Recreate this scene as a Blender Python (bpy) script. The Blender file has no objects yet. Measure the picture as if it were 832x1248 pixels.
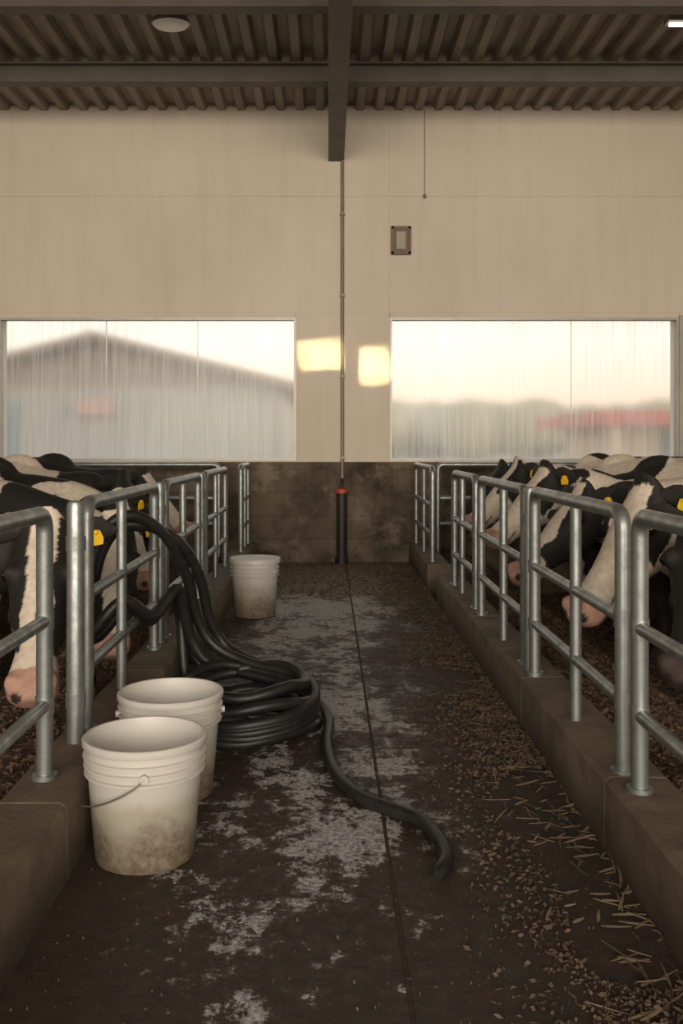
import bpy, math, random
from mathutils import Vector, noise as mn
random.seed(7)
D = bpy.data
COL = bpy.context.scene.collection
V = Vector
bpy.context.scene.view_settings.view_transform = 'Standard'

# ------------------------------------------------------------------ node helpers
def newmat(name, base=(.5,.5,.5), rough=.6, metal=0.0):
    m = D.materials.new(name); m.use_nodes = True
    nt = m.node_tree
    b = nt.nodes['Principled BSDF']
    b.inputs['Base Color'].default_value = (*base, 1)
    b.inputs['Roughness'].default_value = rough
    b.inputs['Metallic'].default_value = metal
    return m, nt, b
def coord(nt, scale=(1,1,1), loc=(0,0,0), kind='Object'):
    tc = nt.nodes.new('ShaderNodeTexCoord'); mp = nt.nodes.new('ShaderNodeMapping')
    mp.inputs['Scale'].default_value = scale; mp.inputs['Location'].default_value = loc
    nt.links.new(tc.outputs[kind], mp.inputs[0]); return mp.outputs[0]
def noise(nt, vec, scale=5, detail=6, rough=.55, dist=0):
    n = nt.nodes.new('ShaderNodeTexNoise')
    n.inputs['Scale'].default_value = scale; n.inputs['Detail'].default_value = detail
    n.inputs['Roughness'].default_value = rough; n.inputs['Distortion'].default_value = dist
    nt.links.new(vec, n.inputs['Vector']); return n.outputs['Fac']
def ramp(nt, fac, stops):
    r = nt.nodes.new('ShaderNodeValToRGB'); cr = r.color_ramp
    while len(cr.elements) < len(stops): cr.elements.new(.5)
    for e, (p, c) in zip(cr.elements, stops):
        e.position = p
        e.color = (*c, 1) if isinstance(c, (tuple, list)) else (c, c, c, 1)
    nt.links.new(fac, r.inputs[0]); return r.outputs[0]
def mix(nt, fac, a, b, mode='MIX'):
    n = nt.nodes.new('ShaderNodeMix'); n.data_type = 'RGBA'; n.blend_type = mode
    for s, v in ((n.inputs[0], fac), (n.inputs[6], a), (n.inputs[7], b)):
        if isinstance(v, bpy.types.NodeSocket): nt.links.new(v, s)
        elif isinstance(v, (int, float)):
            s.default_value = v if s == n.inputs[0] else (v, v, v, 1)
        else: s.default_value = (*v, 1)
    return n.outputs[2]
def math_(nt, op, a, b=0.0, clamp=False):
    n = nt.nodes.new('ShaderNodeMath'); n.operation = op; n.use_clamp = clamp
    for s, v in ((n.inputs[0], a), (n.inputs[1], b)):
        if isinstance(v, bpy.types.NodeSocket): nt.links.new(v, s)
        else: s.default_value = v
    return n.outputs[0]
def bump(nt, b, h, strength=.3, dist=.01):
    n = nt.nodes.new('ShaderNodeBump'); n.inputs['Strength'].default_value = strength
    n.inputs['Distance'].default_value = dist
    nt.links.new(h, n.inputs['Height']); nt.links.new(n.outputs[0], b.inputs['Normal'])
def sep(nt, vec):
    s = nt.nodes.new('ShaderNodeSeparateXYZ'); nt.links.new(vec, s.inputs[0]); return s.outputs
def maprange(nt, v, a, b, c=0, d=1, kind='SMOOTHSTEP'):
    n = nt.nodes.new('ShaderNodeMapRange'); n.interpolation_type = kind
    nt.links.new(v, n.inputs[0])
    for i, x in enumerate((a, b, c, d)): n.inputs[i+1].default_value = x
    return n.outputs[0]

# ------------------------------------------------------------------ materials
def simple(name, c1, c2, rough=.6, scale=6, metal=0, bs=.2, bd=.01, sc=(1,1,1)):
    m, nt, b = newmat(name, c1, rough, metal)
    n = noise(nt, coord(nt, sc), scale, 8)
    nt.links.new(ramp(nt, n, [(.3, c1), (.7, c2)]), b.inputs['Base Color'])
    bump(nt, b, n, bs, bd)
    return m

m_cream, nt, b = newmat('cream_panel', rough=.75)
n1 = noise(nt, coord(nt, (1,1,1)), .9, 6); n2 = noise(nt, coord(nt, (5,5,.35)), 2.2, 8, .6)
c = ramp(nt, n1, [(.3, (.64,.575,.48)), (.7, (.73,.665,.565))])
c = mix(nt, math_(nt, 'MULTIPLY', ramp(nt, n2, [(.5, 0.0), (.8, 1.0)]), .25), c, (.5,.43,.34))
nt.links.new(c, b.inputs['Base Color']); bump(nt, b, noise(nt, coord(nt), 60, 4), .08, .004)

m_block, nt, b = newmat('dirty_block', rough=.85)
co = coord(nt)
rot = nt.nodes.new('ShaderNodeMapping'); rot.inputs['Rotation'].default_value = (math.radians(90), 0, 0)
nt.links.new(co, rot.inputs[0])
br = nt.nodes.new('ShaderNodeTexBrick')
br.inputs['Scale'].default_value = 1.0; br.inputs['Brick Width'].default_value = .40; br.inputs['Row Height'].default_value = .2
br.inputs['Mortar Size'].default_value = .006; br.inputs['Mortar Smooth'].default_value = .6
br.inputs['Color1'].default_value = (.16,.122,.084,1); br.inputs['Color2'].default_value = (.118,.09,.062,1); br.inputs['Mortar'].default_value = (.085,.065,.046,1)
nt.links.new(rot.outputs[0], br.inputs[0])
n2 = noise(nt, coord(nt), 2.3, 9, .65)
c = mix(nt, ramp(nt, n2, [(.42, 0.0), (.62, 1.0)]), br.outputs[0], (.036,.024,.015))
n3 = noise(nt, coord(nt, (1,1,1), (4,2,9)), 3.1, 9, .7)
c = mix(nt, math_(nt, 'MULTIPLY', ramp(nt, n3, [(.53, 0.0), (.66, 1.0)]), .7), c, (.26,.21,.15))
nt.links.new(c, b.inputs['Base Color']); bump(nt, b, n2, .5, .02)

m_conc, nt, b = newmat('curb_concrete', rough=.75)
co = coord(nt); z = sep(nt, co)[2]
n1 = noise(nt, co, 5, 11, .72); n2 = noise(nt, co, 1.4, 6)
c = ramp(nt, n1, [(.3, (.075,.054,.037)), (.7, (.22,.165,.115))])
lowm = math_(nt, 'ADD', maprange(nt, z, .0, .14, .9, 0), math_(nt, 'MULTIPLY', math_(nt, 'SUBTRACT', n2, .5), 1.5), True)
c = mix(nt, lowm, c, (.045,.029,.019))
nt.links.new(c, b.inputs['Base Color']); bump(nt, b, n1, .7, .02)

def floor_mat():
    m, nt, b = newmat('wet_floor')
    co = coord(nt); xyz = sep(nt, co); X, Y = xyz[0], xyz[1]
    nf = noise(nt, co, 18, 12, .8); nm = noise(nt, coord(nt, (1,.7,1), (3,1,0)), 3.8, 11, .76); nl = noise(nt, coord(nt, (1,.6,1), (9,5,0)), 1.5, 4)
    dirt = ramp(nt, nf, [(.3, (.024,.015,.009)), (.55, (.060,.038,.024)), (.8, (.15,.10,.066))])
    dirt = mix(nt, ramp(nt, nm, [(.4, 0.0), (.65, .7)]), dirt, (.036,.023,.015))
    far = maprange(nt, math_(nt, 'ADD', Y, math_(nt, 'MULTIPLY', nl, 1.2)), 6.7, 7.2)
    dry = ramp(nt, nf, [(.3, (.15,.105,.07)), (.7, (.31,.235,.165))])
    dirt = mix(nt, far, dirt, dry)
    xm = math_(nt, 'MULTIPLY', maprange(nt, X, -.62, -.3), maprange(nt, X, .15, .58, 1, 0))
    ym = math_(nt, 'MULTIPLY', maprange(nt, Y, 1.5, 2.4, .45, 1), maprange(nt, Y, 6.2, 6.9, 1, 0))
    yb = maprange(nt, Y, 4.4, 6.0, 0, .05)
    s = math_(nt, 'ADD', math_(nt, 'MULTIPLY', nm, .62), math_(nt, 'MULTIPLY', nf, .44))
    s = math_(nt, 'ADD', s, math_(nt, 'MULTIPLY', nl, .14)); s = math_(nt, 'ADD', s, yb)
    s = math_(nt, 'ADD', s, math_(nt, 'MULTIPLY', math_(nt, 'MULTIPLY', xm, ym), .105))
    patch = maprange(nt, s, .705, .74)
    patch = math_(nt, 'MULTIPLY', patch, math_(nt, 'SUBTRACT', 1.0, far))
    pc = ramp(nt, noise(nt, co, 75, 5, .75), [(.38, (.17,.155,.145)), (.6, (.78,.79,.82))])  # pale froth grain, with bluish sky and window reflection painted into the colour
    c = mix(nt, math_(nt, 'MULTIPLY', patch, .92), dirt, pc)
    nt.links.new(c, b.inputs['Base Color'])
    wet = maprange(nt, s, .61, .73)
    r = math_(nt, 'SUBTRACT', .70, math_(nt, 'MULTIPLY', wet, .42))
    nt.links.new(r, b.inputs['Roughness'])
    h = math_(nt, 'ADD', nf, math_(nt, 'MULTIPLY', nm, 1.2))
    bump(nt, b, h, .7, .03)
    return m
m_floor = floor_mat()
m_dark = simple('grout_dirt', (.03,.02,.014), (.07,.047,.032), .9, 20)
m_mulch = simple('mulch_soil', (.028,.017,.010), (.10,.058,.034), .9, 25, bs=1, bd=.04)
m_chip = simple('wood_chip', (.065,.037,.022), (.15,.09,.055), .85, 9)
m_bit = simple('floor_litter', (.055,.036,.023), (.13,.088,.057), .85, 9)
m_straw = simple('straw_blade', (.12,.082,.05), (.24,.175,.11), .75, 9)

m_galv, nt, b = newmat('galvanized_steel', rough=.42, metal=.8)
n1 = noise(nt, coord(nt), 22, 8, .7)
nt.links.new(ramp(nt, n1, [(.3, (.22,.24,.24)), (.7, (.40,.43,.43))]), b.inputs['Base Color'])
nt.links.new(ramp(nt, n1, [(.3, .52), (.7, .34)]), b.inputs['Roughness'])
m_steel = simple('painted_beam', (.085,.07,.055), (.125,.105,.085), .6, 4)
m_roof = simple('roof_sheet', (.17,.138,.105), (.31,.255,.20), .55, 2.5, .1, sc=(3,.5,1))
m_frame = simple('window_frame_alu', (.36,.35,.32), (.44,.42,.38), .45, 8, .4)
m_pipe = simple('conduit_gray', (.20,.175,.14), (.28,.245,.2), .5, 5, .3)
m_black = simple('black_pipe', (.015,.014,.013), (.03,.027,.024), .5, 9)
m_red = simple('red_collar', (.45,.06,.03), (.6,.09,.045), .5, 9)
m_hose = simple('hose_rubber', (.009,.009,.010), (.024,.022,.021), .45, 30, bs=.12, bd=.002)
m_boxf = simple('box_brown', (.16,.12,.085), (.2,.15,.11), .6)
m_boxg = simple('box_screen', (.34,.30,.24), (.40,.35,.28), .5)
m_yellow = simple('tag_yellow', (.80,.47,.01), (.9,.56,.02), .5)
m_eye = newmat('eye_dark', (.008,.006,.005), .08)[0]
m_wire = newmat('bail_wire', (.35,.34,.32), .35, .9)[0]

m_buck, nt, b = newmat('bucket_plastic', rough=.42)
b.inputs['Subsurface Weight'].default_value = .15; b.inputs['Subsurface Radius'].default_value = (.03,.025,.02)
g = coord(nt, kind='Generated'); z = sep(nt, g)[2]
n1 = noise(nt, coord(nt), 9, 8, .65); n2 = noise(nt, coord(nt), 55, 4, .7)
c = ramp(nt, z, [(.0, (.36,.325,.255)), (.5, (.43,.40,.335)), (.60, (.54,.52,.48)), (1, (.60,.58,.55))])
dm = maprange(nt, math_(nt, 'ADD', z, math_(nt, 'MULTIPLY', math_(nt, 'SUBTRACT', n1, .5), -1.3)), 0.0, .55, .95, 0)
dm = math_(nt, 'MULTIPLY', dm, ramp(nt, n2, [(.3, .35), (.6, 1.0)]))
c = mix(nt, dm, c, (.15,.10,.062)); nt.links.new(c, b.inputs['Base Color'])

m_fur, nt, b = newmat('cow_hide', rough=.72)
at = nt.nodes.new('ShaderNodeAttribute'); at.attribute_name = 'Col'
n1 = noise(nt, coord(nt), 35, 6, .7)
c = mix(nt, 1.0, at.outputs['Color'], ramp(nt, n1, [(.3, .72), (.7, 1.1)]), 'MULTIPLY')
nt.links.new(c, b.inputs['Base Color']); bump(nt, b, noise(nt, coord(nt), 120, 4), .35, .005)
m_earb = simple('ear_black', (.012,.010,.009), (.025,.022,.018), .7, 30)

# ------------------------------------------------------------------ mesh builder
class MB:
    def __init__(s): s.v = []; s.f = []; s.m = []
    def add(s, v, f, m=0):
        o = len(s.v); s.v += [tuple(x) for x in v]
        s.f += [tuple(i+o for i in q) for q in f]; s.m += [m]*len(f)
    def box(s, x0, x1, y0, y1, z0, z1, m=0):
        v = [(x,y,z) for z in (z0,z1) for y in (y0,y1) for x in (x0,x1)]
        s.add(v, [(0,2,3,1),(4,5,7,6),(0,1,5,4),(2,6,7,3),(0,4,6,2),(1,3,7,5)], m)
    def sweep(s, pts, r, n=12, m=0, cap=True):
        pts = [V(p) for p in pts]; N = len(pts)
        rs = r if isinstance(r, (list, tuple)) else [r]*N
        t0 = (pts[1]-pts[0]).normalized()
        u = t0.orthogonal().normalized(); vs = []
        for i, p in enumerate(pts):
            t = (pts[min(i+1,N-1)]-pts[max(i-1,0)])
            t = t.normalized() if t.length > 1e-9 else t0
            u = (u - t*u.dot(t)).normalized(); w = t.cross(u)
            for k in range(n):
                a = 2*math.pi*k/n; vs.append(p + (u*math.cos(a)+w*math.sin(a))*rs[i])
        fs = [(i*n+k, i*n+(k+1)%n, (i+1)*n+(k+1)%n, (i+1)*n+k) for i in range(N-1) for k in range(n)]
        if cap: fs += [tuple(range(n))[::-1], tuple(range((N-1)*n, N*n))]
        s.add(vs, fs, m)
    def loft(s, secs, n=20, m=0, e=1.0):
        vs = []
        for c, a, b in secs:
            for k in range(n):
                t = 2*math.pi*k/n; ct, st = math.cos(t), math.sin(t)
                ct = math.copysign(abs(ct)**e, ct); st = math.copysign(abs(st)**e, st)
                vs.append(c + a*ct + b*st)
        N = len(secs)
        fs = [(i*n+k, i*n+(k+1)%n, (i+1)*n+(k+1)%n, (i+1)*n+k) for i in range(N-1) for k in range(n)]
        fs += [tuple(range(n))[::-1], tuple(range((N-1)*n, N*n))]
        s.add(vs, fs, m)
    def ball(s, c, rx, ry, rz, n=16, m=0):
        c = V(c); secs = []
        for i in range(n//2+1):
            a = math.pi*i/(n//2); q = max(math.sin(a), .02)
            secs.append((c+V((0,0,-rz*math.cos(a))), V((rx*q,0,0)), V((0,ry*q,0))))
        s.loft(secs, n, m)
    def lathe(s, prof, c=(0,0,0), n=48, m=0):
        c = V(c); vs = []
        for r, z in prof:
            for k in range(n):
                a = 2*math.pi*k/n; vs.append(c+V((r*math.cos(a), r*math.sin(a), z)))
        N = len(prof)
        fs = [(i*n+k, i*n+(k+1)%n, (i+1)*n+(k+1)%n, (i+1)*n+k) for i in range(N-1) for k in range(n)]
        s.add(vs, fs, m)
    def obj(s, name, mats, smooth=True, parent=None, bevel=0, loc=None, angle=40):
        me = D.meshes.new(name); me.from_pydata(s.v, [], s.f); me.update()
        for mt in (mats if isinstance(mats, (list, tuple)) else [mats]): me.materials.append(mt)
        me.polygons.foreach_set('material_index', s.m)
        if smooth:
            me.polygons.foreach_set('use_smooth', [True]*len(me.polygons))
            try: me.set_sharp_from_angle(angle=math.radians(angle))
            except Exception: pass
        o = D.objects.new(name, me); COL.objects.link(o)
        if loc: o.location = loc
        if parent: o.parent = parent
        if bevel:
            bm = o.modifiers.new('bevel', 'BEVEL'); bm.width = bevel; bm.segments = 2; bm.limit_method = 'ANGLE'
        return o
def empty(name, loc=(0,0,0)):
    o = D.objects.new(name, None); o.location = loc; o.empty_display_size = .1; COL.objects.link(o); return o
def fillet(pts, r, n=6):
    pts = [V(p) for p in pts]; out = [pts[0]]
    for a, b, c in zip(pts, pts[1:], pts[2:]):
        d1 = (a-b).normalized(); d2 = (c-b).normalized()
        p1 = b+d1*r; p2 = b+d2*r
        for i in range(n+1):
            t = i/n; out.append(p1*(1-t)**2 + b*2*t*(1-t) + p2*t*t)
    out.append(pts[-1]); return out
def catmull(P, n=8):
    P = [V(p) for p in P]; P = [P[0]*2-P[1]] + P + [P[-1]*2-P[-2]]; out = []
    for i in range(1, len(P)-2):
        a, b, c, d = P[i-1:i+3]
        for k in range(n):
            t = k/n
            out.append(.5*((2*b)+(c-a)*t+(2*a-5*b+4*c-d)*t*t+(3*b-a-3*c+d)*t**3))
    out.append(P[-2]); return out

WY = 8.15   # far wall
CZ = 3.90   # ceiling
# ------------------------------------------------------------------ floor
b_ = MB()
b_.box(-.62, .145, -5, WY, -.06, 0); b_.box(.155, .70, -5, WY, -.06, 0)
b_.obj('floor', m_floor, False, bevel=.002)
b_ = MB(); b_.box(-5.2, 5.2, -5, WY, -.5, -.35); b_.box(-.62, .70, -5, WY, -.35, -.004); b_.obj('floor_subbase', m_dark, False)

def sstep(a, b, x):
    t = min(1, max(0, (x-a)/(b-a))); return t*t*(3-2*t)
def penz(x, y):
    ax = abs(x)
    z = .09 + (-.25-.09)*sstep(1.05, 1.8, ax)
    return z + .045*mn.noise(V((x*3, y*3, 1))) + .02*mn.noise(V((x*11, y*11, 3)))
for sgn, nm in ((1, 'right'), (-1, 'left')):
    v = []; f = []; nx, ny = 130, 260
    x0, x1 = (.86, 5.0) if sgn > 0 else (.78, 5.0)
    for j in range(ny+1):
        for i in range(nx+1):
            t = (i/nx)**1.7
            x = sgn*(x0+(x1-x0)*t); y = 0.3+(WY-.3)*j/ny
            v.append((x, y, penz(x, y)))
    for j in range(ny):
        for i in range(nx):
            a = j*(nx+1)+i; q = (a, a+1, a+nx+2, a+nx+1)
            f.append(q if sgn > 0 else q[::-1])
    mb = MB(); mb.add(v, f); mb.obj('bedding_mulch_ground', m_mulch)

def flakes(name, N, fn, mat, smin, smax, tilt=.5):
    mb = MB(); vs = []; fs = []
    for i in range(N):
        p, s = fn()
        if p is None: continue
        L = random.uniform(smin, smax); w = L*random.uniform(.12, .4)
        a = random.uniform(0, math.tau); d = V((math.cos(a), math.sin(a), random.uniform(-tilt, tilt))).normalized()
        q = V((-d.y, d.x, random.uniform(-tilt, tilt))).normalized()
        p = V(p)+V((0,0,abs(d.z)*L*.4+.003)); o = len(vs); k = V((0,0,.006*random.random()))
        vs += [p-d*L/2-q*w/2*.6, p-k-q*w/2, p+d*L/2-q*w/3, p+d*L/2+q*w/3, p+k+q*w/2, p-d*L/2+q*w/2*.6]
        fs += [(o, o+1, o+4, o+5), (o+1, o+2, o+3, o+4)]
    mb.add(vs, fs); return mb.obj(name, mat, False)
def penpt(sgn):
    def fn():
        x = sgn*(.88 + random.random()**1.3*1.2); y = random.uniform(1.2, 8)
        if sgn < 0: x = -(.80+random.random()**1.3*1.1)
        return (x, y, penz(x, y)), 1
    return fn
flakes('wood_chip_bedding', 26000, penpt(1), m_chip, .01, .04)
flakes('wood_chip_bedding', 14000, penpt(-1), m_chip, .01, .035)
def edgept():
    x = .688 - abs(random.gauss(0, .15)); y = random.uniform(1.3, 7.9)
    if mn.noise(V((x*2.5, y*1.6, 0))) < -.2 or x < .1: return (None, 0)
    return (x, y, .012*max(0, (x-.5)/.19)*random.random()), 1
flakes('floor_wood_chips', 22000, edgept, m_bit, .004, .020, .35)
def anypt():
    return (random.uniform(-.6, .68), random.uniform(1.4, 8.1), 0), 1
flakes('floor_debris', 3000, anypt, m_bit, .002, .007, .2)
def farpt():
    return (random.uniform(-.6, .68), random.uniform(6.3, 8.1), 0), 1
flakes('floor_straw_litter', 2500, farpt, m_bit, .008, .03, .2)
mb = MB()
for i in range(300):
    x = .68-abs(random.gauss(0, .11)); y = random.uniform(1.4, 4.2)
    if x < .35 and i > 10: continue
    a = random.uniform(-.9, 2.2); L = random.uniform(.02, .085); w = random.uniform(.0008, .0035)
    p = V((x, y, .008)); pts = []; cu = random.uniform(-.25,.25); zs = random.uniform(-.1,.18)
    for k in range(5):
        t = k/4; aa = a+t*cu
        pts.append(p.copy()); p = p+V((math.cos(aa), math.sin(aa), zs))*L/4
    secs = []
    for k, q in enumerate(pts):
        t = k/4; ww = w*(.35+math.sin(math.pi*min(.93, t+.08))); d = (pts[min(k+1,4)]-pts[max(k-1,0)]).normalized()
        sd = V((-d.y, d.x, .3)).normalized(); q.x = min(q.x, .685); q.z = max(q.z, .003)
        secs.append((q, sd*ww, V((0,0,.0008))))
    mb.loft(secs, 6)
mb.obj('corn_husk_straw', m_straw)

# ------------------------------------------------------------------ curbs
def curb(x0, x1, y0, y1, h=.18):
    mb = MB(); n = max(2, int((y1-y0)/.06)); secs = []
    for i in range(n+1):
        y = y0+(y1-y0)*i/n
        def j(k, a=.005): return a*mn.noise(V((y*4, k*7.3, x0*5)))+a*.6*mn.noise(V((y*15, k*3.3, x0*5)))
        prof = [(x0+j(1), -.3), (x0+j(2)+.004, h-.022), (x0+.006+j(3), h-.008), (x0+.02, h+j(4)), (x1-.02, h+j(5)), (x1-.006, h-.008), (x1, h-.022), (x1, -.3)]
        secs.append([V((px, y, pz)) for px, pz in prof])
    vs = [p for s_ in secs for p in s_]; P = 8
    fs = [(i*P+k, (i+1)*P+k, (i+1)*P+(k+1)%P, i*P+(k+1)%P) for i in range(n) for k in range(P)]
    fs += [tuple(range(P)), tuple(range(n*P, (n+1)*P))[::-1]]
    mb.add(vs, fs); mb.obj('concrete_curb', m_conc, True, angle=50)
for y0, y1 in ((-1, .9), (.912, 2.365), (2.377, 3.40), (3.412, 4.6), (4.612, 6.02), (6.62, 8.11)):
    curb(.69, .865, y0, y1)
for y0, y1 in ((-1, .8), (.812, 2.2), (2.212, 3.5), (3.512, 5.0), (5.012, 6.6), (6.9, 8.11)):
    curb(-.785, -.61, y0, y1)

# ------------------------------------------------------------------ fence panels
def panel(X, y0, y1, mids=(), zt=.845, zb=.18, rails=(.575, .365), r=.021, X1=None, name='tubular_fence_panel'):
    mb = MB(); X1 = X if X1 is None else X1
    def P(t, z): return V((X+(X1-X)*t, y0+(y1-y0)*t, z))
    mb.sweep(fillet([P(0, zb), P(0, zt), P(1, zt), P(1, zb)], .05), r, 14)
    for z in rails:
        mb.sweep([P(0, z), P(1, z)], r*.8, 12)
        for e in (0, 1):
            mb.sweep([P(e, z-.022), P(e, z+.022)], r*1.12, 14)
    for y in mids:
        t = (y-y0)/(y1-y0) if X1 == X else y
        mb.sweep([P(t, zb), P(t, zt-.005)], r*.85, 12)
    for e in (0, 1):
        mb.sweep([P(e, zb-.004), P(e, zb+.012)], r*1.5, 14)
    return mb.obj(name, m_galv, True)
def post(X, Y, zt=.86, zb=.18, r=.025):
    mb = MB(); mb.sweep([(X,Y,zb-.004),(X,Y,zt-.015),(X,Y,zt-.004),(X,Y,zt)], [r,r,r*.85,r*.4], 16)
    for z in (.3, .74): mb.sweep([(X,Y,z-.02),(X,Y,z+.02)], r*1.12, 16)
    mb.obj('fence_post', m_galv)
RX, LX = .752, -.712
panel(RX, .75, 2.28, (1.5,)); panel(RX, 2.41, 3.44, (2.87,)); panel(RX, 3.60, 4.64, (4.05,)); panel(RX, 4.80, 5.62, (5.3,))
post(RX, 3.52)
panel(.745, 6.75, 8.0, (7.35,))
panel(LX, .8, 2.37, (1.6,)); panel(LX, 2.78, 3.86, (3.25,)); panel(LX, 4.10, 5.15, (4.62,)); panel(LX, 5.42, 6.5, (5.95,))
post(LX, 2.66); post(LX, 3.98); post(LX, 5.28)
panel(LX+.03, 7.35, 8.0, (7.7,))
panel(.9, 7.75, 7.75, (.5,), X1=3.4, zt=.85, zb=-.25); panel(-.9, 7.75, 7.75, (.5,), X1=-3.4, zt=.85, zb=-.25)

# ------------------------------------------------------------------ far wall
mb = MB(); mb.box(-5, 5, WY-.02, WY+.2, -.35, .864); mb.obj('wall_far_base', m_block, False)
W1 = (-2.84, -.282, .878, 2.105); W2 = (.533, 3.02, .878, 2.105)
mb = MB(); g = .003
def pc(x0, x1, z0, z1): mb.box(x0+g, x1-g, WY, WY+.05, z0+g, z1-g)
pc(-5, W1[0], .864, 2.155); pc(W1[1]-g, -.255, .864, 2.155); pc(-.255, .525, .864, 2.155)
pc(.525, W2[0]+g, .864, 2.155); pc(W2[1], 5, .864, 2.155)
for w in (W1, W2): mb.box(w[0]-g, w[1]+g, WY, WY+.05, w[3], 2.155-g)
for x0, x1 in ((-5, -3.3), (-3.3, -.255), (-.255, .525), (.525, 3.4), (3.4, 5)):
    pc(x0, x1, 2.155, 3.155); pc(x0, x1, 3.155, 4.2)
def core(x0, x1, z0, z1): mb.box(x0, x1, WY+.007, WY+.2, z0, z1)
core(-5, W1[0], .864, 4.2); core(W1[1], W2[0], .864, 4.2); core(W2[1], 5, .864, 4.2)
core(W1[0], W1[1], W1[3], 4.2); core(W2[0], W2[1], W2[3], 4.2)
core(W1[0], W1[1], .86, W1[2]); core(W2[0], W2[1], .86, W2[2])
mb.obj('wall_far', m_cream, False)
mb = MB(); mb.box(-5.2, -5, -5, WY+.2, -.5, 4.2); mb.obj('wall_left', m_cream, False)
mb = MB(); mb.box(5, 5.2, -5, WY+.2, -.5, 4.2); mb.obj('wall_right', m_cream, False)

m_glaz = D.materials.new('polycarbonate'); m_glaz.use_nodes = True; nt = m_glaz.node_tree
nt.nodes.remove(nt.nodes['Principled BSDF']); out = nt.nodes['Material Output']
rf = nt.nodes.new('ShaderNodeBsdfRefraction'); rf.inputs['IOR'].default_value = 1.06; rf.inputs['Roughness'].default_value = .32
tl = nt.nodes.new('ShaderNodeBsdfTranslucent'); tl.inputs['Color'].default_value = (.94,.92,.86,1)
gl = nt.nodes.new('ShaderNodeBsdfGlossy'); gl.inputs['Roughness'].default_value = .25
st = noise(nt, coord(nt, (12,1,.3)), 4.5, 9, .75)
big = noise(nt, coord(nt), 1.1, 3)
fac = math_(nt, 'ADD', math_(nt, 'MULTIPLY', ramp(nt, st, [(.38, 0.0), (.66, 1.0)]), .34), math_(nt, 'MULTIPLY', big, .25))
fac = math_(nt, 'ADD', fac, .03, True)
mx = nt.nodes.new('ShaderNodeMixShader'); nt.links.new(fac, mx.inputs[0]); nt.links.new(rf.outputs[0], mx.inputs[1]); nt.links.new(tl.outputs[0], mx.inputs[2])
m2 = nt.nodes.new('ShaderNodeMixShader'); m2.inputs[0].default_value = .02; nt.links.new(mx.outputs[0], m2.inputs[1]); nt.links.new(gl.outputs[0], m2.inputs[2])
nt.links.new(m2.outputs[0], out.inputs[0])

def window(name, W, mull):
    x0, x1, z0, z1 = W; e = empty(name, ((x0+x1)/2, WY+.05, (z0+z1)/2)); off = (-(x0+x1)/2, -(WY+.05), -(z0+z1)/2)
    mb = MB(); t = .016; ya, yb = WY-.008, WY+.07
    mb.box(x0-.004, x1+.004, ya, yb, z0-.004, z0+t); mb.box(x0-.004, x1+.004, ya, yb, z1-t, z1+.004)
    mb.box(x0-.004, x0+t, ya, yb, z0+t, z1-t); mb.box(x1-t, x1+.004, ya, yb, z0+t, z1-t)
    o = mb.obj('frame', m_frame, False, e); o.location = off
    mb = MB()
    for m in mull: mb.box(m-.003, m+.003, WY+.05, WY+.06, z0+t, z1-t)
    o = mb.obj('mullions', m_glj, False, e); o.location = off
    mb = MB(); mb.add([(x0+t,WY+.055,z0+t),(x1-t,WY+.055,z0+t),(x1-t,WY+.055,z1-t),(x0+t,WY+.055,z1-t)], [(0,1,2,3)])
    o = mb.obj('pane', m_glaz, False, e); o.location = off
m_glj, nt, b = newmat('glazing_joint', (.95,.94,.9), .4)
b.inputs['Transmission Weight'].default_value = .9
window('window_1', W1, (-1.93, -1.135)); window('window_2', W2, (2.11,))
mb = MB(); mb.box(3.022, 3.075, WY-.03, WY-.001, .87, 2.13); mb.obj('trim_1', m_frame, False)

# conduit, standpipe, wire, box
mb = MB(); mb.sweep([(.12, WY-.035, .62), (.12, WY-.035, 3.5)], .014, 12)
for z in (.9, 1.6, 2.3, 3.0): mb.box(.10, .14, WY-.052, WY, z-.010, z+.010)
mb.obj('wall_conduit', m_pipe)
mb = MB(); px, py = .115, WY-.08
mb.sweep([(px,py,0),(px,py,.60)], .045, 20); mb.sweep([(px,py,0),(px,py,.05)], .056, 20)
mb.sweep([(px,py,.60),(px,py,.632),(px,py,.64)], [.052,.052,.03], 20, 1)
mb.sweep([(px,py,.63),(px,py,.68),(px+.005,py+.045,.72)], .013, 10)
mb.obj('drain_standpipe', [m_black, m_red])
mb = MB(); mb.sweep([(.83, WY-.012, 3.17), (.83, WY-.012, 3.9)], .003, 8); mb.ball((.83, WY-.02, 3.155), .014, .014, .02)
mb.obj('hanging_wire', m_pipe)
mb = MB(); x0, x1, z0, z1 = .54, .71, 2.65, 2.89
mb.box(x0, x1, WY-.04, WY, z0, z1)
for a in ((x0,x0+.025,z0,z1),(x1-.025,x1,z0,z1),(x0,x1,z0,z0+.025),(x0,x1,z1-.025,z1)): mb.box(a[0],a[1],WY-.055,WY-.038,a[2],a[3])
mb.box(x0+.045, x1-.045, WY-.045, WY-.03, z0+.045, z1-.045, 1)
mb.obj('wall_control_box', [m_boxf, m_boxg], False, bevel=.003)

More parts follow.
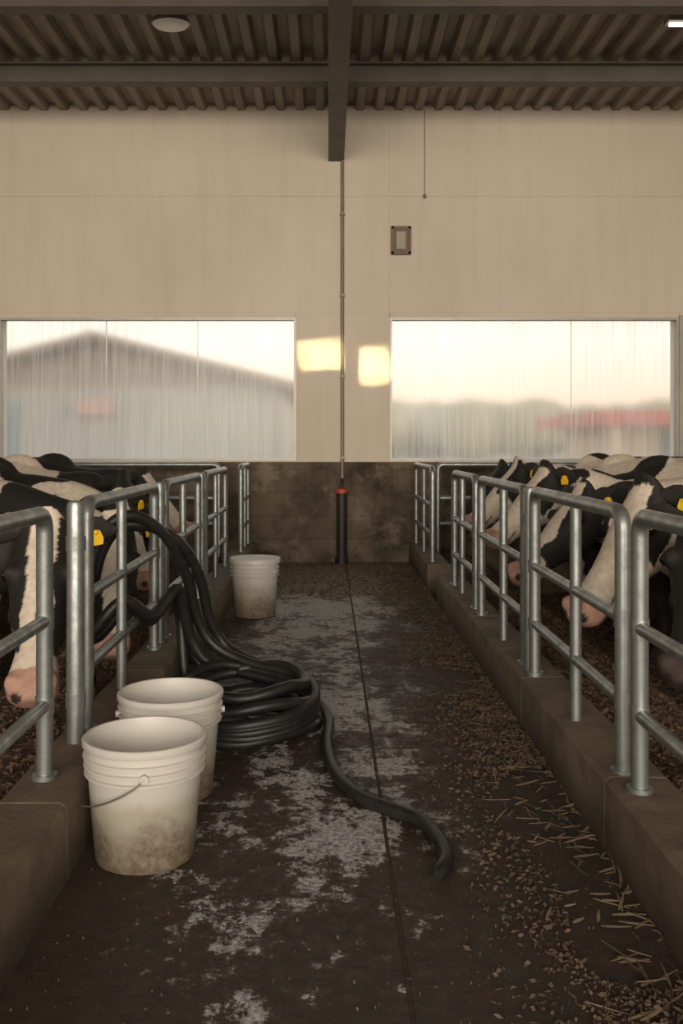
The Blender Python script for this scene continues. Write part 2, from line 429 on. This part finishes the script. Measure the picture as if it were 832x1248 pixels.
# ------------------------------------------------------------------ ceiling
prof = []; p = .17; x = -5.2
while x < 5.2:
    prof += [(x, CZ), (x+.06, CZ), (x+.085, CZ+.05), (x+.145, CZ+.05)]; x += p
v = []; f = []
for y in (-5, WY+.2):
    v += [(a, y, z) for a, z in prof]
n = len(prof); f = [(i, i+n, i+n+1, i+1) for i in range(n-1)]
mb = MB(); mb.add(v, f); mb.box(-5.2, 5.2, -5, WY+.2, CZ+.06, CZ+.12); mb.obj('ceiling', m_roof, False)
def ibeam_x(Y, z0, z1, w=.12):
    mb = MB(); mb.box(-5, 5, Y-w/2, Y+w/2, z0, z0+.018); mb.box(-5, 5, Y-w/2, Y+w/2, z1-.018, z1); mb.box(-5, 5, Y-.012, Y+.012, z0+.018, z1-.018)
    mb.obj('cross_beam', m_steel, False, bevel=.003)
for Y in (7.15, 5.93, 4.2, 2.4, .5, -1.5, -3.5): ibeam_x(Y, 3.745, 3.898)
mb = MB(); z0, z1 = 3.46, 3.74
mb.box(0, .135, -5, WY, z0, z0+.02); mb.box(0, .135, -5, WY, z1-.02, z1); mb.box(.055, .08, -5, WY, z0+.02, z1-.02)
for y in (7.15, 5.93, 4.2, 2.4, .5): mb.box(.005, .13, y-.008, y+.008, z0+.02, z1-.02)
mb.box(-.0, .135, 8.13, WY, 3.46, 3.9)
mb.obj('main_roof_beam', m_steel, False, bevel=.003)

# luminaires
m_lens = D.materials.new('lamp_lens'); m_lens.use_nodes = True
bb = m_lens.node_tree.nodes['Principled BSDF']; bb.inputs['Base Color'].default_value = (.5,.46,.4,1)
bb.inputs['Emission Color'].default_value = (1,.85,.65,1); bb.inputs['Emission Strength'].default_value = .1
m_tube = D.materials.new('lamp_tube'); m_tube.use_nodes = True
bb = m_tube.node_tree.nodes['Principled BSDF']; bb.inputs['Emission Color'].default_value = (1,.95,.85,1); bb.inputs['Emission Strength'].default_value = 2
mb = MB()
mb.loft([(V((-1.06,6.35,z)), V((a,0,0)), V((0,b_2,0))) for z, a, b_2 in ((3.90,.10,.07),(3.86,.13,.10),(3.845,.13,.10))], 32)
mb.loft([(V((-1.06,6.35,z)), V((a,0,0)), V((0,b_2,0))) for z, a, b_2 in ((3.846,.12,.09),(3.825,.105,.078),(3.815,.07,.05))], 32, 1)
mb.obj('ceiling_lamp', [m_frame, m_lens])
mb = MB(); mb.box(2.28, 3.4, 6.32, 6.42, 3.86, 3.9); mb.sweep([(2.30,6.37,3.85),(3.38,6.37,3.85)], .014, 12, 1)
mb.obj('fluorescent_tube_light', [m_frame, m_tube])

# ------------------------------------------------------------------ buckets
def bucket(x, y, h=.31, R=.15, r0=.122, lid=False, ang=200, drop=.12):
    e = MB(); rr = lambda z: r0+(R-r0)*z/h
    pr = [(.001,.004),(r0-.02,.004),(r0-.015,0),(r0-.004,0),(r0,.006),(rr(h*.68),h*.68)]
    for zc in (.72, .79, .86):
        z = h*zc; pr += [(rr(z)+.001,z-.004),(rr(z)+.009,z-.002),(rr(z)+.009,z+.003),(rr(z)+.001,z+.005)]
    pr += [(rr(h*.93), h*.93), (R+.006, h*.935), (R+.008, h*.945), (R+.008, h-.004), (R+.004, h), (R-.003, h), (R-.005, h-.004)]
    pr += [(rr(h*.9)-.004, h*.9), (r0-.003, .012), (.001, .010)]
    e.lathe(pr)
    if lid:
        e.lathe([(R+.012,h-.02),(R+.013,h+.002),(R+.009,h+.008),(R-.006,h+.008),(R-.012,h+.002),(.001,h+.003)])
    zr = h*.79; a0 = math.radians(ang)
    for s in (-1, 1):
        a = a0+s*math.pi/2; c = V((math.cos(a), math.sin(a), 0))
        e.sweep([c*(rr(zr)+.002)+V((0,0,zr)), c*(rr(zr)+.016)+V((0,0,zr))], .010, 12)
    pts = []
    for i in range(33):
        t = i/32; a = a0-math.pi/2+math.pi*t
        r_ = rr(zr)+.014+.006*math.sin(math.pi*t); pts.append(V((math.cos(a)*r_, math.sin(a)*r_, zr-drop*math.sin(math.pi*t)**.8)))
    e.sweep(pts, .0022, 8, 1)
    e.obj('plastic_bucket', [m_buck, m_wire], True, loc=(x, y, .001))
bucket(-.455, 2.345, .300, .145, ang=190, drop=.09)
bucket(-.462, 2.765, .298, .146, .123, ang=100)
bucket(-.437, 5.62, .335, .140, .122, lid=True, ang=60, drop=.16)

# ------------------------------------------------------------------ hose
mb = MB(); R = .021
def coil(cx, cy, rx, ry, z, a0, a1, n=26, dr=0):
    return [(cx+(rx+dr*i/n)*math.cos(math.radians(a0+(a1-a0)*i/n)), cy+(ry+dr*i/n)*math.sin(math.radians(a0+(a1-a0)*i/n)), z+.012*math.sin(i*.9)) for i in range(n+1)]
tail = [(-.30,3.78,.10),(-.16,3.72,.08),(-.06,3.60,.05),(0,3.42,.022),(-.005,3.12,.021),(.025,2.85,.021),(.095,2.66,.021),(.18,2.57,.021),(.25,2.49,.021),(.283,2.36,.021),(.285,2.27,.019),(.255,2.20,.014)]
tp = catmull(tail, 8); mb.sweep(tp, [.0195]*(len(tp)-3)+[.018,.016,.012], 14)
k = 0
for z, rx, ry, cx, cy in ((.021,.27,.25,-.31,3.42),(.022,.20,.18,-.31,3.42),(.066,.262,.24,-.318,3.45),(.068,.20,.19,-.31,3.43),(.112,.25,.25,-.300,3.46),(.150,.225,.22,-.31,3.48)):
    mb.sweep(catmull(coil(cx, cy, rx, ry, z, 20*k, 20*k+360), 3), R, 12); k += 1
def strand(dx, dz, top, y0):
    return [(-.90,y0+.10,.12),(-.89,y0+.02,.35+dz),(-.83,y0-.02,top-.10+dz),(-.73,y0,top+dz),(-.62+dx,y0+.10,top-.07+dz),(-.55+dx,y0+.22,.50+dz),(-.52+dx,y0+.30,.32+dz),(-.45+dx,y0+.32,.20+dz),(-.30+dx,3.70,.15+dz*.4),(-.12+dx*.5,3.60,.13+dz*.5),(-.05,3.42,.10+dz*.5),(-.12,3.24,.08+dz*.5),(-.30,3.17,.06+dz*.5),(-.48,3.24,.05),(-.57,3.42,.04)]
mb.sweep(catmull(strand(0, .02, .74, 3.42), 8), R, 14)
mb.sweep(catmull(strand(.045, .0, .725, 3.48), 8), R, 14)
mb.sweep(catmull(strand(-.02, -.03, .49, 3.36), 8), R, 14)
mb.sweep(catmull(strand(-.05, -.065, .49, 3.44), 8), R, 14)
mb.sweep(catmull([(-.59,3.95,.10),(-.58,3.9,.34),(-.585,3.82,.40),(-.58,3.72,.34),(-.555,3.66,.12),(-.50,3.58,.05),(-.35,3.65,.05)], 8), R, 14)
mb.obj('black_rubber_hose', m_hose)

# ------------------------------------------------------------------ cows
WHT = V((.70,.61,.51)); BLK = V((.011,.0095,.009)); PNK = V((.48,.28,.22))
def cow(M, P, S, Dv, face='white', seed=0, thr=0.0, floor=-.25, top=.95, tag=(0,), nb=.25):
    M, P = V(M), V(P); Dv = V((Dv[0], Dv[1], 0)).normalized(); S = V((S[0], S[1], 0))
    sd = V((-Dv.y, Dv.x, 0)); Z = V((0,0,1))
    f = (M-P).normalized(); n = (Z - f*Z.dot(f)).normalized(); sv = f.cross(n)
    mb = MB()
    dz = top-.98
    T = [(-.24,.60,.08,.07),(-.17,.59,.19,.15),(-.05,.60,.28,.21),(.12,.61,.34,.25),(.45,.60,.355,.29),(.85,.585,.37,.33),(1.2,.61,.35,.31),(1.42,.67,.28,.27),(1.56,.71,.2,.2),(1.62,.73,.1,.1)]
    mb.loft([(S+Dv*d+Z*(c+dz), sd*w, Z*h) for d, c, h, w in T], 28)
    mb.ball(S+Dv*.14+Z*(.85+dz), .17,.09,.135)
    for s in (-1, 1): mb.ball(S+Dv*1.25+sd*.2*s+Z*(.83+dz), .09,.09,.09); mb.ball(S+Dv*.10+sd*.17*s+Z*(.55+dz), .13,.11,.26)
    mb.ball(S+Dv*1.18+Z*.27, .17,.15,.13)
    # neck
    C = S - Dv*.16 + Z*(.66+dz); E = S+Dv*.12+Z*(.64+dz); back = S-Dv*.1+Z*(.70+dz)
    toS = (back-P).normalized()
    A = P + f*.12 - n*.13; B = P + toS*.10 - n*.10 - Z*.03; B2 = P.lerp(back, .55) - Z*.05
    path = catmull([A, B, B2, C, E], 6); N = len(path); secs = []
    for i, q in enumerate(path):
        t = i/(N-1); tg = (path[min(i+1,N-1)]-path[max(i-1,0)]).normalized()
        s_ = tg.cross(Z); s_ = (s_ if s_.length > .2 else sd).normalized()
        if i and s_.dot(ps) < 0: s_ = -s_
        ps = s_; u = s_.cross(tg)
        secs.append((q, s_*(.072+.115*t), u*(.085+.175*t)))
    mb.loft(secs, 22)
    # head
    H = [(-.05,.045,.04,.05),(-.02,.085,.070,.015),(.03,.100,.090,0),(.09,.108,.106,-.002),(.15,.112,.118,-.002),(.21,.102,.120,-.004),(.28,.080,.102,-.008),(.35,.066,.082,-.010),(.41,.063,.070,-.010),(.46,.074,.066,-.006),(.50,.082,.063,-.006),(.535,.074,.056,-.010),(.56,.045,.034,-.02)]
    k_ = (M-P).length/.55
    mb.loft([(P+f*s*k_-n*(h-o), sv*w, n*h) for s, w, h, o in H], 24, e=.86)
    mb.loft([(P+f*s*k_-n*c, sv*w, n*h) for s, w, h, c in ((.16,.06,.03,.19),(.26,.055,.036,.17),(.36,.045,.033,.14),(.44,.045,.028,.125),(.51,.045,.026,.118),(.535,.02,.012,.115))], 16)
    for s in (-1, 1):
        mb.ball(P+f*.145*k_+sv*.092*s-n*.040, .034,.034,.034)
        mb.ball(P+f*.505*k_+sv*.05*s-n*.03, .032,.032,.032)
        mb.ball(P+f*.24*k_+sv*.06*s-n*.14, .05,.05,.05)
    # legs
    def leg(pts):
        mb.loft([(S+Dv*d+sd*w+Z*z, Dv*rx, sd*ry) for (d, w, z, rx, ry) in pts], 14)
    F = floor
    for s in (-1, 1):
        st = .06*s*(1 if seed % 2 else -1)
        leg([(.08,.15*s,.55,.12,.09),(.06+st*.3,.16*s,.30,.085,.07),(.05+st*.6,.155*s,F+.40,.058,.052),(.05+st*.7,.15*s,F+.33,.056,.053),(.05+st,.15*s,F+.27,.04,.038),(.05+st,.15*s,F+.13,.034,.034),(.04+st,.15*s,F+.09,.045,.042),(.02+st,.15*s,F+.05,.05,.045),(.005+st,.15*s,F,.062,.052)])
        leg([(1.34,.17*s,.62,.20,.11),(1.22,.19*s,.36,.16,.10),(1.24,.19*s,.24,.11,.08),(1.42,.18*s,F+.42,.062,.05),(1.45,.18*s,F+.37,.055,.045),(1.42,.18*s,F+.28,.04,.036),(1.40,.18*s,F+.13,.035,.034),(1.38,.18*s,F+.09,.045,.042),(1.36,.18*s,F+.05,.05,.045),(1.345,.18*s,F,.062,.052)])
    tp = catmull([S+Dv*1.52+Z*(.86+dz), S+Dv*1.64+Z*(.86+dz), S+Dv*1.69+Z*.6, S+Dv*1.68+Z*.3, S+Dv*1.67+Z*.05], 5)
    mb.sweep(tp, [.035]*6+[.022]*(len(tp)-11)+[.035]*5, 10)
    me = D.meshes.new('tmp'); me.from_pydata(mb.v, [], mb.f); me.update()
    o = D.objects.new('tmp', me); COL.objects.link(o)
    rm = o.modifiers.new('r', 'REMESH'); rm.mode = 'VOXEL'; rm.voxel_size = .011
    sm = o.modifiers.new('s', 'SMOOTH'); sm.factor = .6; sm.iterations = 5
    dg = bpy.context.evaluated_depsgraph_get(); me2 = D.meshes.new_from_object(o.evaluated_get(dg)); D.objects.remove(o)
    me2.name = 'cow'; me2.materials.clear(); me2.materials.append(m_fur)
    me2.polygons.foreach_set('use_smooth', [True]*len(me2.polygons))
    at = me2.color_attributes.new('Col', 'FLOAT_COLOR', 'POINT'); buf = []
    off = V((seed*3.7, seed*1.9, seed*5.3))
    for vert in me2.vertices:
        p = vert.co; q = p-P; s = q.dot(f)/k_; a = q.dot(n); bb_ = abs(q.dot(sv))
        nz = mn.noise(V((p.x*2.1, p.y*2.1, p.z*1.7))+off) + .25*mn.noise(p*7+off)
        nz -= nb*max(0, 1-q.length/.62)*2
        fz = mn.noise(p*9+off)*.02
        if s > -.03 and s < .62 and bb_ < .15 and a > -.25 and a < .06:
            if face == 'white':
                w = not (bb_ > .062+fz and s < .24+fz and a > -.15) and s > -.0+fz
            elif face == 'blaze':
                w = bb_ < .042+fz or s > .41+fz
            elif face == 'half':
                w = s > .25+fz*2 or bb_ < .035+fz
            else: w = False
            c = WHT if w else BLK
            if s > .475+fz*.5:
                c = PNK if face != 'black' else V((.05,.036,.032))
                if a < -.09: c = c*.8+WHT*.2 if face != 'black' else c
            for sgn in (-1, 1):
                if (p-(P+f*.545*k_+sv*.040*sgn-n*.035)).length < .019: c = V((.03,.015,.012))
                if (p-(P+f*.145*k_+sv*.118*sgn-n*.045)).length < .03: c = BLK
            if abs(a+.098) < .006 and s > .40: c = V((.08,.045,.035))
        else:
            c = WHT if nz > thr else BLK
        if p.z < floor+.07: c = V((.04,.03,.025))
        elif p.z < .15: c = c*.7+V((.06,.035,.02))*.3
        buf += [c.x, c.y, c.z, 1]
    at.data.foreach_set('color', buf)
    co = D.objects.new('dairy_cow', me2); COL.objects.link(co)
    mb = MB()
    for s in (-1, 1): mb.ball(P+f*.15*k_+sv*.110*s-n*.042, .021,.021,.021)
    mb.obj('eyes', m_eye, True, co)
    mb = MB(); tg = MB()
    for i, s in enumerate((-1, 1)):
        root = P + sv*.075*s - n*.035
        d = (sv*s*.92 + toS*.30 + Z*.12 - f*.05).normalized(); u = (f*.6 - n*.8); u = (u - d*u.dot(d)).normalized(); w = d.cross(u)
        secs = []
        for t, ww in ((-.02,.018),(.015,.026),(.05,.041),(.08,.046),(.115,.041),(.145,.026),(.168,.008)):
            secs.append((root+d*t - Z*t*t*1.0, u*ww, w*(.010 if t < .12 else .005)))
        mb.loft(secs, 14)
        if i in tag:
            c = root+d*.09-Z*.012; aa = d*.026; dn = (u*.5-Z*.6).normalized()
            q0 = c+w*(.013 if w.y < 0 else -.013)
            bx = [q0-aa*.5, q0+aa*.5, q0+aa*.95+dn*.028, q0+aa*.85+dn*.050, q0-aa*.85+dn*.050, q0-aa*.95+dn*.028]
            th = (aa.cross(dn)).normalized()*.003
            vs = [x_+th for x_ in bx]+[x_-th for x_ in bx]
            tg.add(vs, [(0,1,2,3,4,5),(11,10,9,8,7,6)]+[(k2,k2+6,(k2+1)%6+6,(k2+1)%6) for k2 in range(6)])
            tg.ball(q0+dn*.006, .009,.009,.009)
    mb.obj('ears', m_earb, True, co)
    if tag: tg.obj('ear_tags', m_yellow, False, co)
    return co

# right pen (muzzle, poll, shoulder xy, body direction)
cow((.97,2.60,.38), (1.15,2.86,.81), (1.86,3.00), (1,.08), 'black', 11, -.05, top=.90)
cow((.875,3.44,.41), (1.20,3.62,.85), (1.82,3.74), (1,.04), 'white', 3, -.05, top=.92)
cow((.875,4.56,.40), (1.26,4.74,.79), (1.86,4.80), (1,.05), 'blaze', 5, 0.0, tag=(0,1), top=.95)
cow((.90,5.46,.48), (1.27,5.60,.87), (1.85,5.66), (1,.02), 'white', 8, -.02)
cow((.91,6.34,.50), (1.28,6.46,.88), (1.88,6.52), (1,.0), 'half', 14, 0.0, tag=(0,1))
cow((.93,7.14,.48), (1.31,7.22,.85), (1.92,7.22), (1,.0), 'black', 21, .15)
# left pen
cow((-.875,2.76,.29), (-.94,3.12,.75), (-1.62,3.40), (-1,.12), 'blaze', 4, 0.0, top=.92)
cow((-.885,3.84,.18), (-.95,4.16,.67), (-1.66,4.36), (-1,.08), 'blaze', 9, -.25, top=.96, nb=.12)
cow((-.92,4.98,.30), (-1.15,5.22,.72), (-1.76,5.30), (-1,.02), 'half', 17, -.2, nb=.15)
cow((-.97,6.05,.40), (-1.32,6.14,.80), (-1.88,6.16), (-1,.0), 'black', 25, -.1)
cow((-1.0,6.95,.40), (-1.35,7.05,.80), (-1.92,7.08), (-1,.0), 'white', 30, .05)

# ------------------------------------------------------------------ outside
mo_ground = simple('outside_grass', (.26,.25,.17), (.36,.33,.23), .9, .3)
mo_roof = simple('outside_roof', (.27,.19,.14), (.33,.24,.18), .8, .5)
mo_wall = simple('outside_wall', (.34,.32,.28), (.39,.36,.31), .8, .5)
mo_red = simple('outside_red_roof', (.55,.14,.11), (.60,.18,.14), .7, .5)
mo_pink = simple('outside_awning', (.52,.30,.26), (.56,.34,.29), .7, .5)
mo_wall2 = simple('outside_beige_wall', (.62,.48,.33), (.68,.53,.37), .8, .5)
mo_teal = simple('outside_glass', (.15,.23,.25), (.20,.28,.30), .3, .5)
mo_tree = simple('outside_foliage', (.34,.31,.20), (.42,.37,.25), .9, .8)  # foliage tones lightened, distance haze mixed into the colour
mb = MB(); mb.box(-120, 120, WY+.2, 200, -.6, -.35); mb.obj('outside_ground', mo_ground, False)
mb = MB()
xL, xR, xc, ze, zr, ya, yb = -12.9, -1.0, -7.05, 2.75, 4.15, 30, 46
mb.box(xL+.4, xR-.4, ya, yb, -.4, ze)
mb.add([(xL+.4,ya,ze),(xR-.4,ya,ze),(xc,ya,zr-.1),(xL+.4,yb,ze),(xR-.4,yb,ze),(xc,yb,zr-.1)], [(0,1,2),(3,5,4)], 1)
for q in ((xL,xc),(xR,xc)):
    mb.add([(q[0],ya-.6,ze-.1),(q[1],ya-.6,zr),(q[1],yb,zr),(q[0],yb,ze-.1),(q[0],ya-.6,ze+.15),(q[1],ya-.6,zr+.25),(q[1],yb,zr+.25),(q[0],yb,ze+.15)],
           [(0,1,2,3),(7,6,5,4),(0,4,5,1),(3,2,6,7),(0,3,7,4),(1,5,6,2)], 1)
mb.box(-7.6, -6.5, 29.8, 30, 1.9, 2.35, 2); mb.box(-11.6, -9.4, 29.9, 30, 0, 2.2, 3)
mb.obj('outside_gabled_barn', [mo_wall, mo_roof, mo_pink, mo_teal], False)
mb = MB()
mb.box(6.0, 10.0, 20, 25, -.4, 1.40); mb.box(5.4, 10.3, 19.2, 25.5, 1.40, 1.68, 1)
mb.box(6.8, 8.2, 19.95, 20, .3, 1.25, 2)
for x in (5.7, 8.5, 10.1): mb.box(x-.07, x+.07, 19.3, 19.44, -.4, 1.40)
mb.obj('outside_red_roof_shed', [mo_wall2, mo_red, mo_teal], False)
mb = MB()
for i in range(110):
    x = -8+i*.75+random.uniform(-.5, .5); s = random.uniform(1.0, 1.5)
    mb.ball((x, 62+random.uniform(-2, 2), 1.1+s*.6), s*1.9, s, s*random.uniform(1.0, 1.5), 12)
mb.obj('outside_tree_line', mo_tree)

# ------------------------------------------------------------------ world and lights
w = D.worlds.new('World'); bpy.context.scene.world = w; w.use_nodes = True; nt = w.node_tree
bg = nt.nodes['Background']; tc = nt.nodes.new('ShaderNodeTexCoord')
z = sep(nt, tc.outputs['Generated'])[2]
c = ramp(nt, maprange(nt, z, -.1, .9, kind='LINEAR'), [(.0, (.30,.24,.18)), (.10, (.85,.60,.42)), (.15, (.95,.74,.56)), (.20, (1.0,.90,.77)), (.28, (1.0,.97,.90)), (1, (.52,.57,.66))])
nt.links.new(c, bg.inputs[0]); bg.inputs[1].default_value = 1.4

def area(name, loc, tgt, sx, sy, power, col, spread=180):
    l = D.lights.new(name, 'AREA'); l.shape = 'RECTANGLE'; l.size = sx; l.size_y = sy; l.energy = power; l.color = col
    l.spread = math.radians(spread)
    o = D.objects.new(name, l); o.location = loc; o.rotation_euler = (V(tgt)-V(loc)).to_track_quat('-Z', 'Z').to_euler(); COL.objects.link(o); return o
area('open_end_daylight', (0,-4.8,2.3), (0,8,2.8), 8, 2.4, 320, (1,.87,.71), 110)
area('low_sun_beam', (-.75,-1,2.05), (-.06,8.15,1.79), .38, .24, .6, (1,.70,.36), .6)
area('low_sun_beam', (-.25,-1,1.98), (.40,8.15,1.70), .25, .30, .6, (1,.70,.36), .6)
s = D.lights.new('sun', 'SUN'); s.energy = 1.1; s.angle = math.radians(3); s.color = (1,.78,.55)
so = D.objects.new('sun', s); so.rotation_euler = V((-1,.35,-.28)).to_track_quat('-Z', 'Z').to_euler(); COL.objects.link(so)

# ------------------------------------------------------------------ camera
cam = D.cameras.new('camera'); co = D.objects.new('camera', cam); COL.objects.link(co)
co.location = (0, 0, 1.02); co.rotation_euler = (math.radians(90), 0, 0)
cam.sensor_fit = 'VERTICAL'; cam.sensor_height = 36; cam.sensor_width = 24
cam.lens = 1150/1248*36; cam.shift_x = 16/1248; cam.shift_y = -83/1248
cam.clip_start = .02; cam.clip_end = 400
bpy.context.scene.camera = co
